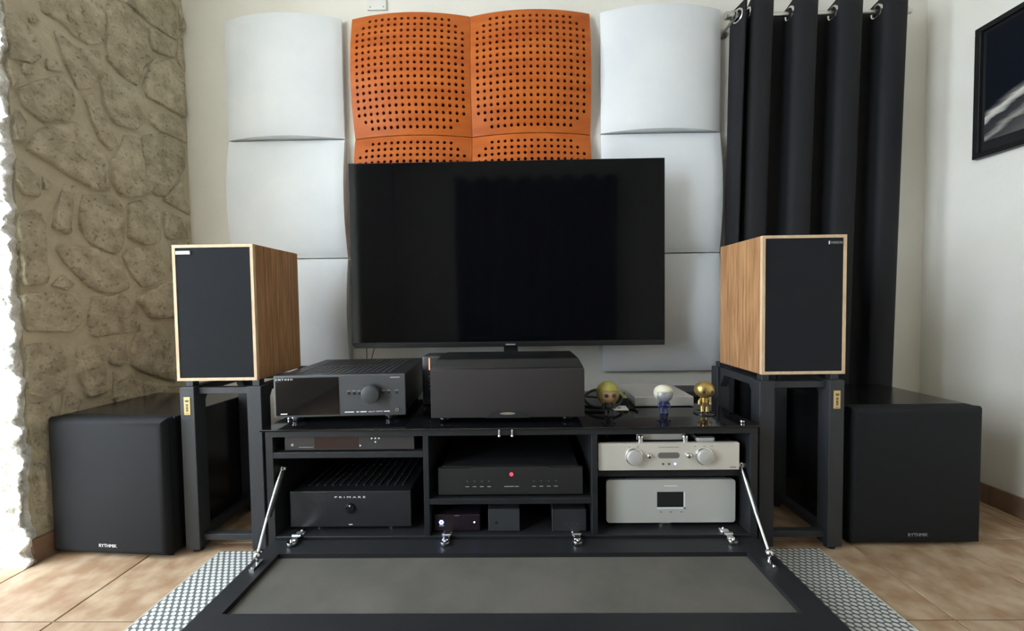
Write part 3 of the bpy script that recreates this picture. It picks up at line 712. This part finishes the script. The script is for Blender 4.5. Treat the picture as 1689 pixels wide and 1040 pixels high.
# centre speaker
cs = dev('centre_speaker', 'wide charcoal centre speaker below the television', 'speaker', -.295, .221, 1.275, ZT)
w = .258
b = prism([(.012, .022), (.012, .186), (.040, .213), (.235, .213), (.235, .022)], 'x', -w, w)
for v in b.verts:
    if v.co.z > .2: v.co.x *= .945
bmesh.ops.bevel(b, geom=list(b.edges), offset=.003, segments=2, affect='EDGES', profile=.5)
obj('cabinet_body', b, mat('satin_black_speaker', (.009, .009, .009), .34, spec=.35), cs, smooth=True)
obj('grille', bbox(-w, w, 0, .014, .020, .183, .004, 2), centrem, cs, smooth=True)
obj('emblem_base', prism([(-.075, .0205), (.075, .0205), (.045, .042), (-.045, .042)], 'y', -.003, .002), blackp, cs)
obj('emblem', prism([(u*.026, .0355+v*.004) for u, v in [(math.cos(k*PI/12), math.sin(k*PI/12)) for k in range(24)]], 'y', -.0045, -.0028), steel, cs)
for x in (-.215, .205):
    for y in (.04, .20): obj('foot', sph((x, y, .011), .022, (1, 1, .5), 20), blackgloss, cs, smooth='all')

# router tower tucked behind
rt_ = dev('router_tower', 'upright black router with thin orange light strip behind the centre speaker', 'router', -.387, -.300, 1.525, ZT)
b = bbox(-.042, .042, 0, .11, 0, .196, .010, 3)
obj('body', b, mat('satin_grey_router', (.035, .037, .039), .4, spec=.5), rt_, smooth=True)
obj('light_strip', bbox(-.013, -.009, -.0015, .002, .140, .188, .001, 1), ledo, rt_)
for k in range(4): obj('indicator', bbox(-.014, -.009, -.0012, .002, .112-k*.016, .117-k*.016), greyp, rt_)

# ------------------------------------------------------------------ gear inside the cabinet
pl = dev('disc_player', 'slim black disc player on the upper shelf under the receiver', 'disc player', -.775, -.345, 1.246, .419)
obj('case', bbox(-.208, .208, .006, .30, .006, .049), blackmetal, pl)
obj('front_plate', bbox(-.215, .215, 0, .008, .004, .050, .001, 1), mat('dark_brown_face', (.035, .030, .029), .4, spec=.4), pl)
obj('display_window', bbox(-.115, .03, -.0006, .001, .008, .046), mat('red_tint_window', (.022, .010, .009), .2), pl)
obj('tray_line', bbox(-.168, -.120, -.0008, .001, .013, .0145), greyp, pl)
obj('button', cyl((-.1885, -.002, .022), (0, 1, 0), .0045, .003, 14), greyp, pl)
for x, z in ((.075, .042), (.087, .042), (.099, .042), (.087, .030)): obj('button', cyl((x, -.002, z), (0, 1, 0), .0026, .003, 12), whitep, pl)
obj('tray_mark', prism([(.0345, .014), (.0400, .018), (.0345, .022)], 'y', -.0008, .001), whitep, pl)
for x in (-.15, .15):
    for y in (.04, .25): foot_ring((x, y, 0), .018, .006, rubber, pl)

pa = dev('power_amplifier', 'black power amplifier with slotted top on the cabinet floor', 'amplifier', -.780, -.368, 1.272, .138)
w = .206
obj('case', bbox(-w+.004, w-.004, .008, .40, .013, .130, .002, 1), blackmetal, pa)
obj('front_plate', bbox(-w, w, 0, .010, .011, .133, .002, 2), blackbrush, pa)
tp = bmesh.new()
for row_ in range(4):
    for j in range(13):
        x = -.165+j*.0275; bbox(x-.003, x+.003, .05+row_*.085, .12+row_*.085, .1295, .1325, bm=tp)
tag(obj('cooling_rib', tp, gunmetal, pa), kind='stuff')
text('lettering', 'P R I M A R E', .008, (0, -.0006, .113), pa, whitep, width=.104)
kb = cyl((0, -.006, .076), (0, 1, 0), .017, .007, 32, bev=.002); obj('power_button', kb, blackgloss, pa, smooth=True)
obj('status_light', cyl((0, -.0075, .086), (0, 1, 0), .0025, .002, 12), whitep, pa)
obj('model_print', bbox(-.006, .006, -.0007, .001, .018, .0205), whitep, pa)
for x in (-.115, .135):
    for y in (.035, .36): foot_ring((x, y, 0), .017, .0125, chrome, pa)

md = dev('black_preamplifier', 'wide black preamplifier with one red light on the middle shelf', 'preamplifier', -.268, .207, 1.247, .261)
w = .2375
obj('case', bbox(-w+.01, w-.01, .010, .36, .008, .098, .002, 1), blackmetal, md)
obj('front_plate', prism([(-w, .009), (w, .009), (w, .097), (w*.55, .097), (w*.53, .1), (-w*.53, .1), (-w*.56, .097), (-w, .097)], 'y', 0, .014), mat('black_anodised_face', (.020, .019, .018), .45, .2), md)
obj('edge_lip', bbox(-w, w, -.001, .001, .012, .0135), blackbrush, md)
obj('red_light', cyl((.004, -.002, .076), (0, 1, 0), .0062, .004, 18), ledr, md, smooth=True)
for x in (-.142, -.118, -.094, -.070, .078, .102, .126, .150):
    bt = obj('button', cyl((x, -.002, .053), (0, 1, 0), .0028, .003, 12), gunmetal2, md); obj('button_print', bbox(x-.006, x+.006, -.0008, .0005, .034, .0365), greyp, bt)
obj('maker_print', bbox(-.020, .012, -.0007, .001, .034, .0365), greyp, md); obj('maker_print', bbox(.015, .028, -.0007, .001, .034, .0365), greyp, md)
for x in (-.19, .19):
    for y in (.05, .30): foot_ring((x, y, 0), .016, .008, rubber, md)

mp_ = dev('mini_computer', 'tiny black computer with glowing blue logo on the cabinet floor', 'computer', -.288, -.133, 1.256, .138)
obj('body', bbox(-.0775, .0775, 0, .15, .003, .060, .004, 2), mat('black_purple_plastic', (.014, .009, .013), .3), mp_)
lg = bmesh.new()
for k in range(6):
    a = k*PI/3; cyl((-.052+.0052*math.cos(a), -.0008, .034+.0052*math.sin(a)), (0, 1, 0), .0032, .0016, 10, bm=lg)
obj('glowing_logo', lg, ledb, mp_)
obj('logo_print', bbox(-.060, -.044, -.0006, .001, .0215, .0235), whitep, mp_)
obj('power_light', cyl((.058, -.001, .034), (0, 1, 0), .0024, .002, 12), ledw, mp_)
obj('top_print', bbox(-.008, .008, -.0006, .001, .0555, .057), greyp, mp_)
for x in (-.06, .06):
    for y in (.02, .13): foot_ring((x, y, 0), .008, .0035, rubber, mp_)
gb = dev('grey_box', 'small dark grey box in the middle of the lower compartment', 'box', -.106, -.001, 1.256, .138)
obj('body', bbox(-.0525, .0525, 0, .14, .002, .077, .003, 2), gunmetal, gb)
obj('logo_dent', cyl((-.025, -.0008, .032), (0, 1, 0), .005, .001, 16), blackmetal, gb)
for x in (-.04, .04):
    for y in (.02, .12): foot_ring((x, y, 0), .007, .0025, rubber, gb)
kbx = dev('black_box', 'small black box with a bright edge under the middle shelf', 'box', .108, .220, 1.254, .138)
obj('body', bbox(-.054, .056, 0, .12, .001, .076, .003, 2), mat('black_textured_plastic', (.022, .022, .024), .5, bump=.2, bscale=400), kbx)
obj('bright_edge', bbox(-.0565, -.0545, -.001, .02, .001, .077), steel, kbx)
for k in range(3): obj('indicator', cyl((-.01+k*.018, -.0008, .028), (0, 1, 0), .002, .001, 10), gunmetal2, kbx)

pr = dev('silver_preamplifier', 'champagne silver preamplifier with two round knobs on the shelf', 'preamplifier', .259, .716, 1.245, .338)
w = .2285
b = prism([(x, z+.0545) for x, z in rrect(2*w, .089, .003, 3)], 'y', 0, .012); obj('front_plate', b, silver, pr)
obj('case', bbox(-w+.008, w-.008, .011, .33, .012, .096, .002, 1), blackmetal, pr)
for x in (-.112, .115):
    kb = cyl((x, -.016, .055), (0, 1, 0), .0245, .017, 40, bev=.003); sk = obj('knob', kb, silver3, pr, smooth=True)
    obj('knob_ring', torus((x, -.003, .055), (0, 1, 0), .026, .0028, 36, 8), chrome, sk, smooth=True)
for x in (-.065, .063):
    tb_ = sph((x, -.004, .0585), .0085, seg=18); sk = obj('toggle', tb_, chrome, pr, smooth='all'); obj('toggle_slot', bbox(x-.0016, x+.0016, -.0135, -.011, .054, .063), blackp, sk)
b = prism([(x, z+.0585) for x, z in rrect(.070, .019, .009, 6)], 'y', -.0012, .002); obj('sensor_window', b, mat('grey_mesh_window', (.20, .19, .17), .5, .4), pr)
for k, x in enumerate((-.018, .001, .021)): obj('indicator', cyl((x, -.001, .030), (0, 1, 0), .0036, .002, 14), (darkp, darkp, ledb)[k], pr)
obj('maker_print', bbox(-.034, .034, -.0006, .001, .084, .0862), mat('grey_engraving', (.32, .30, .26), .5), pr)
obj('model_print', bbox(0.208-0.02/2, 0.208+0.02/2, -0.0006, .001, 0.018-0.0025/2, 0.018+0.0025/2), darkp, pr)
for x in (-.128, -.1, .085, .115, .14): obj('knob_print', bbox(x-.003, x+.003, -.0006, .001, .087, .0885), darkp, pr)
hb = cyl((-.0865, .018, .097), (0, 0, 1), .0095, .022, 20, bev=.001); cyl((.060, .018, .097), (0, 0, 1), .0095, .022, 20, bev=.001, bm=hb)
hd = obj('carry_handle', hb, chrome, pr, smooth=True)
obj('handle_bar', bbox(-.094, .068, .030, .038, .098, .123, .002, 1), silver2, hd)
obj('top_dome', sph((-.183, .10, .098), .013, (1, 1, .6), 18), chrome, pr, smooth='all')
for x in (-.17, .135):
    for y in (.03, .28): foot_ring((x, y, 0), .013, .0125, chrome, pr)
rmt = dev('remote_control', 'slim silver remote control lying on top of the champagne preamplifier', 'remote control', .588, .648, 1.262, .4345)
b = prism([(x+0, y+.07) for x, y in rrect(.060, .14, .008, 4)], 'z', 0, .012); obj('body', b, silver2, rmt)
obj('keypad', bbox(-.026, .026, .015, .13, .0115, .0128), blackp, rmt)

am = dev('silver_power_amplifier', 'satin silver amplifier with small dark screen on the cabinet floor', 'amplifier', .293, .725, 1.282, .138)
b = prism([(x, z+.087) for x, z in rrect(.432, .147, .010, 5)], 'y', 0, .012); obj('front_plate', b, silver2, am)
obj('case', bbox(-.20, .20, .011, .36, .018, .156, .002, 1), mat('dark_silver_lid', (.30, .31, .31), .4, .6), am)
obj('screen', bbox(-.046, .044, -.0008, .002, .067, .119), blackp, am)
obj('screen_bezel', bbox(.0425, .0475, -.0014, .002, .062, .119), badge_s, am); obj('screen_bezel', bbox(-.046, .0475, -.0014, .002, .0615, .0665), badge_s, am)
obj('maker_print', bbox(0-0.046/2, 0+0.046/2, -0.0006, .001, 0.139-0.003/2, 0.139+0.003/2), whitep, am)
for x in (-.033, 0, .036): obj('button_print', bbox(x-.004, x+.004, -.0006, .001, .049, .051), darkp, am)
foot_ring((-.010, .035, 0), .029, .0145, chrome, am)
for x in (-.15, .15): foot_ring((x, .31, 0), .022, .0175, chrome, am)
for x in (-.15, -.01, .13): obj('lid_screw', cyl((x, .02, .156), (0, 0, 1), .003, .0015, 10), chrome, am)

# ------------------------------------------------------------------ small things on the glass top
sb = dev('silver_box', 'flat brushed silver box behind the small figurines', 'audio box', .444, .668, 1.462, ZT)
obj('body', bbox(-.112, .112, 0, .245, .003, .038, .0015, 1), silver3, sb)
for x in (-.09, .09):
    for y in (.03, .21): foot_ring((x, y, 0), .010, .0035, rubber, sb)
tag(obj('slim_black_box', lb(cab, .655, .785, 1.60, 1.715, ZT, .522, .003, 2), blackp), 'slim black box behind the golden figurine at the cabinet end', 'network box').location = cab.location

def figurine(label, loc, build):
    r = thing('figurine', label, 'figurine', loc, group='big-headed figurines'); build(r); return r
def body(r, m, mleg, z0, s, arms=True):
    b = tube(smoothpath([(0, 0, z0+.022*s), (0, 0, z0+.034*s), (0, .001, z0+.050*s)], 4), [.011*s*(.95+.02*k) for k in range(9)], 14); o = obj('torso', b, m, r, smooth='all')
    for sx_ in (-1, 1):
        obj('leg', tube([(sx_*.007*s, 0, z0+.026*s), (sx_*.008*s, 0, z0+.012*s), (sx_*.0085*s, -.001*s, z0+.004*s), (sx_*.009*s, -.004*s, z0)], [.0062*s, .006*s, .0062*s, .0075*s], 12), mleg, r, smooth='all')
        if arms: obj('arm', tube(smoothpath([(sx_*.010*s, 0, z0+.048*s), (sx_*.018*s, -.001, z0+.038*s), (sx_*.020*s, -.004*s, z0+.026*s)], 4), [.0048*s]*9, 10), m, r, smooth='all')
def fig_yellow(r):
    body(r, darkf, darkf, 0, 1.0)
    obj('head', sph((0, 0, .078), .036, (1.0, .86, .88), 28), tanf, r, smooth='all')
    b = sph((0, .006, .084), .0405, (1.0, .9, .93), 28)
    for v in b.verts:   # bob: falls at the sides, open at the face
        a = math.atan2(v.co.x, -(v.co.y-.006))
        if v.co.z < .086:
            if abs(a) < .75: v.co.y = max(v.co.y, -.012); v.co.z = max(v.co.z, .083)
            else: v.co.z = .084-(.084-v.co.z)*1.22+.003*math.sin(a*9)
    obj('hair', b, yellowf, r, smooth='all')
    for x in (-.013, .013): obj('eye', sph((x, -.0285, .078), .0085, (1, .45, .8), 16), darkf, r, smooth='all')
figurine('figurine with yellow bobbed hair beside the centre speaker', (.318, 1.355, ZT), fig_yellow)
def fig_cream(r):
    body(r, bluef, bluef, 0, .95)
    obj('head', sph((0, 0, .070), .031, (1, .88, .86), 28), greyf, r, smooth='all')
    b = sph((0, .003, .076), .0335, (1.02, .92, .82), 28)
    for v in b.verts:
        a = math.atan2(v.co.x, -(v.co.y-.003))
        if v.co.z < .076:
            if abs(a) < .9: v.co.y = max(v.co.y, -.010); v.co.z = max(v.co.z, .074)
            else: v.co.z = .074-(.074-v.co.z)*1.1+.004*math.sin(a*11)
    obj('hair', b, creamf, r, smooth='all')
figurine('figurine with cream hair and navy clothes before the silver box', (.520, 1.372, ZT), fig_cream)
def fig_gold(r):
    obj('display_disc', cyl((0, 0, 0), (0, 0, 1), .036, .004, 32, bev=.001), clearm, r, smooth=True)
    body(r, goldf, goldf, .0055, 1.02)
    obj('head', sph((0, 0, .0855), .0345, (1, .88, .86), 28), goldf, r, smooth='all')
    for x in (-.0125, .0125): obj('eye', sph((x, -.0265, .083), .0065, (1, .4, 1), 16), darkf, r, smooth='all')
figurine('plain golden figurine standing on a dark round disc', (.664, 1.372, ZT), fig_gold)
tag(obj('paper_card', prism([(.350, 1.482), (.415, 1.482), (.409, 1.418), (.356, 1.418)], 'z', ZT, ZT+.0012), paperm), 'small white paper card lying next to the yellow-haired figurine', 'card')
mk = obj('card_print', torus((.381, 1.447, ZT+.0014), (0, 0, 1), .006, .0012, 16, 6), darkp); mk.parent = bpy.data.objects['paper_card']

def cable(label, pts, r, m, name='cable', group=None):
    o = obj(name, tube(smoothpath(pts, 8), r, 8), m, None, smooth='all'); return tag(o, label, 'cable', group)
cable('thin black cable hanging below the television, nearer the speaker', [(-.715, 1.80, .74), (-.714, 1.80, .69), (-.712, 1.80, .60), (-.70, 1.80, .45)], .002, blackp)
cable('thin black cable curving down below the television beside the straight one', [(-.672, 1.80, .74), (-.676, 1.80, .70), (-.692, 1.80, .63), (-.696, 1.80, .45)], .002, blackp)
cable('pink cable loop showing above the centre speaker', [(-.12, 1.66, .498), (-.115, 1.66, .60), (-.10, 1.66, .665), (-.082, 1.66, .678), (-.064, 1.66, .665), (-.05, 1.66, .60), (-.045, 1.66, .498)], .004, pinkc)
cable('black cable coiling behind the yellow-haired figurine', [(.235, 1.50, ZT+.006), (.29, 1.52, ZT+.05), (.36, 1.50, ZT+.055), (.40, 1.48, ZT+.03), (.36, 1.45, ZT+.006), (.28, 1.46, ZT+.006), (.25, 1.55, ZT+.03)], .0055, blackp)
cable('lower black cable lying flat behind the yellow-haired figurine', [(.23, 1.42, ZT+.005), (.30, 1.405, ZT+.005), (.345, 1.43, ZT+.006), (.33, 1.52, ZT+.02), (.25, 1.56, ZT+.02)], .0045, blackp)
cable('black cable drooping from the silver box end', [(.43, 1.56, ZT+.03), (.415, 1.50, ZT+.022), (.43, 1.44, ZT+.006), (.436, 1.405, ZT+.005)], .0045, blackp)
ts = thing('connector_strip', 'black connector strip with green ends at the silver box', 'connector', (.415, 1.53, ZT))
obj('strip_body', bbox(-.014, .010, -.05, .05, 0, .03, .002, 1), blackp, ts)
gr_ = mat('green_connector', (.42, .48, .24), .5)
for k in range(5): obj('plug', bbox(-.010, .006, -.045+k*.02, -.036+k*.02, .029, .036), gr_, ts)
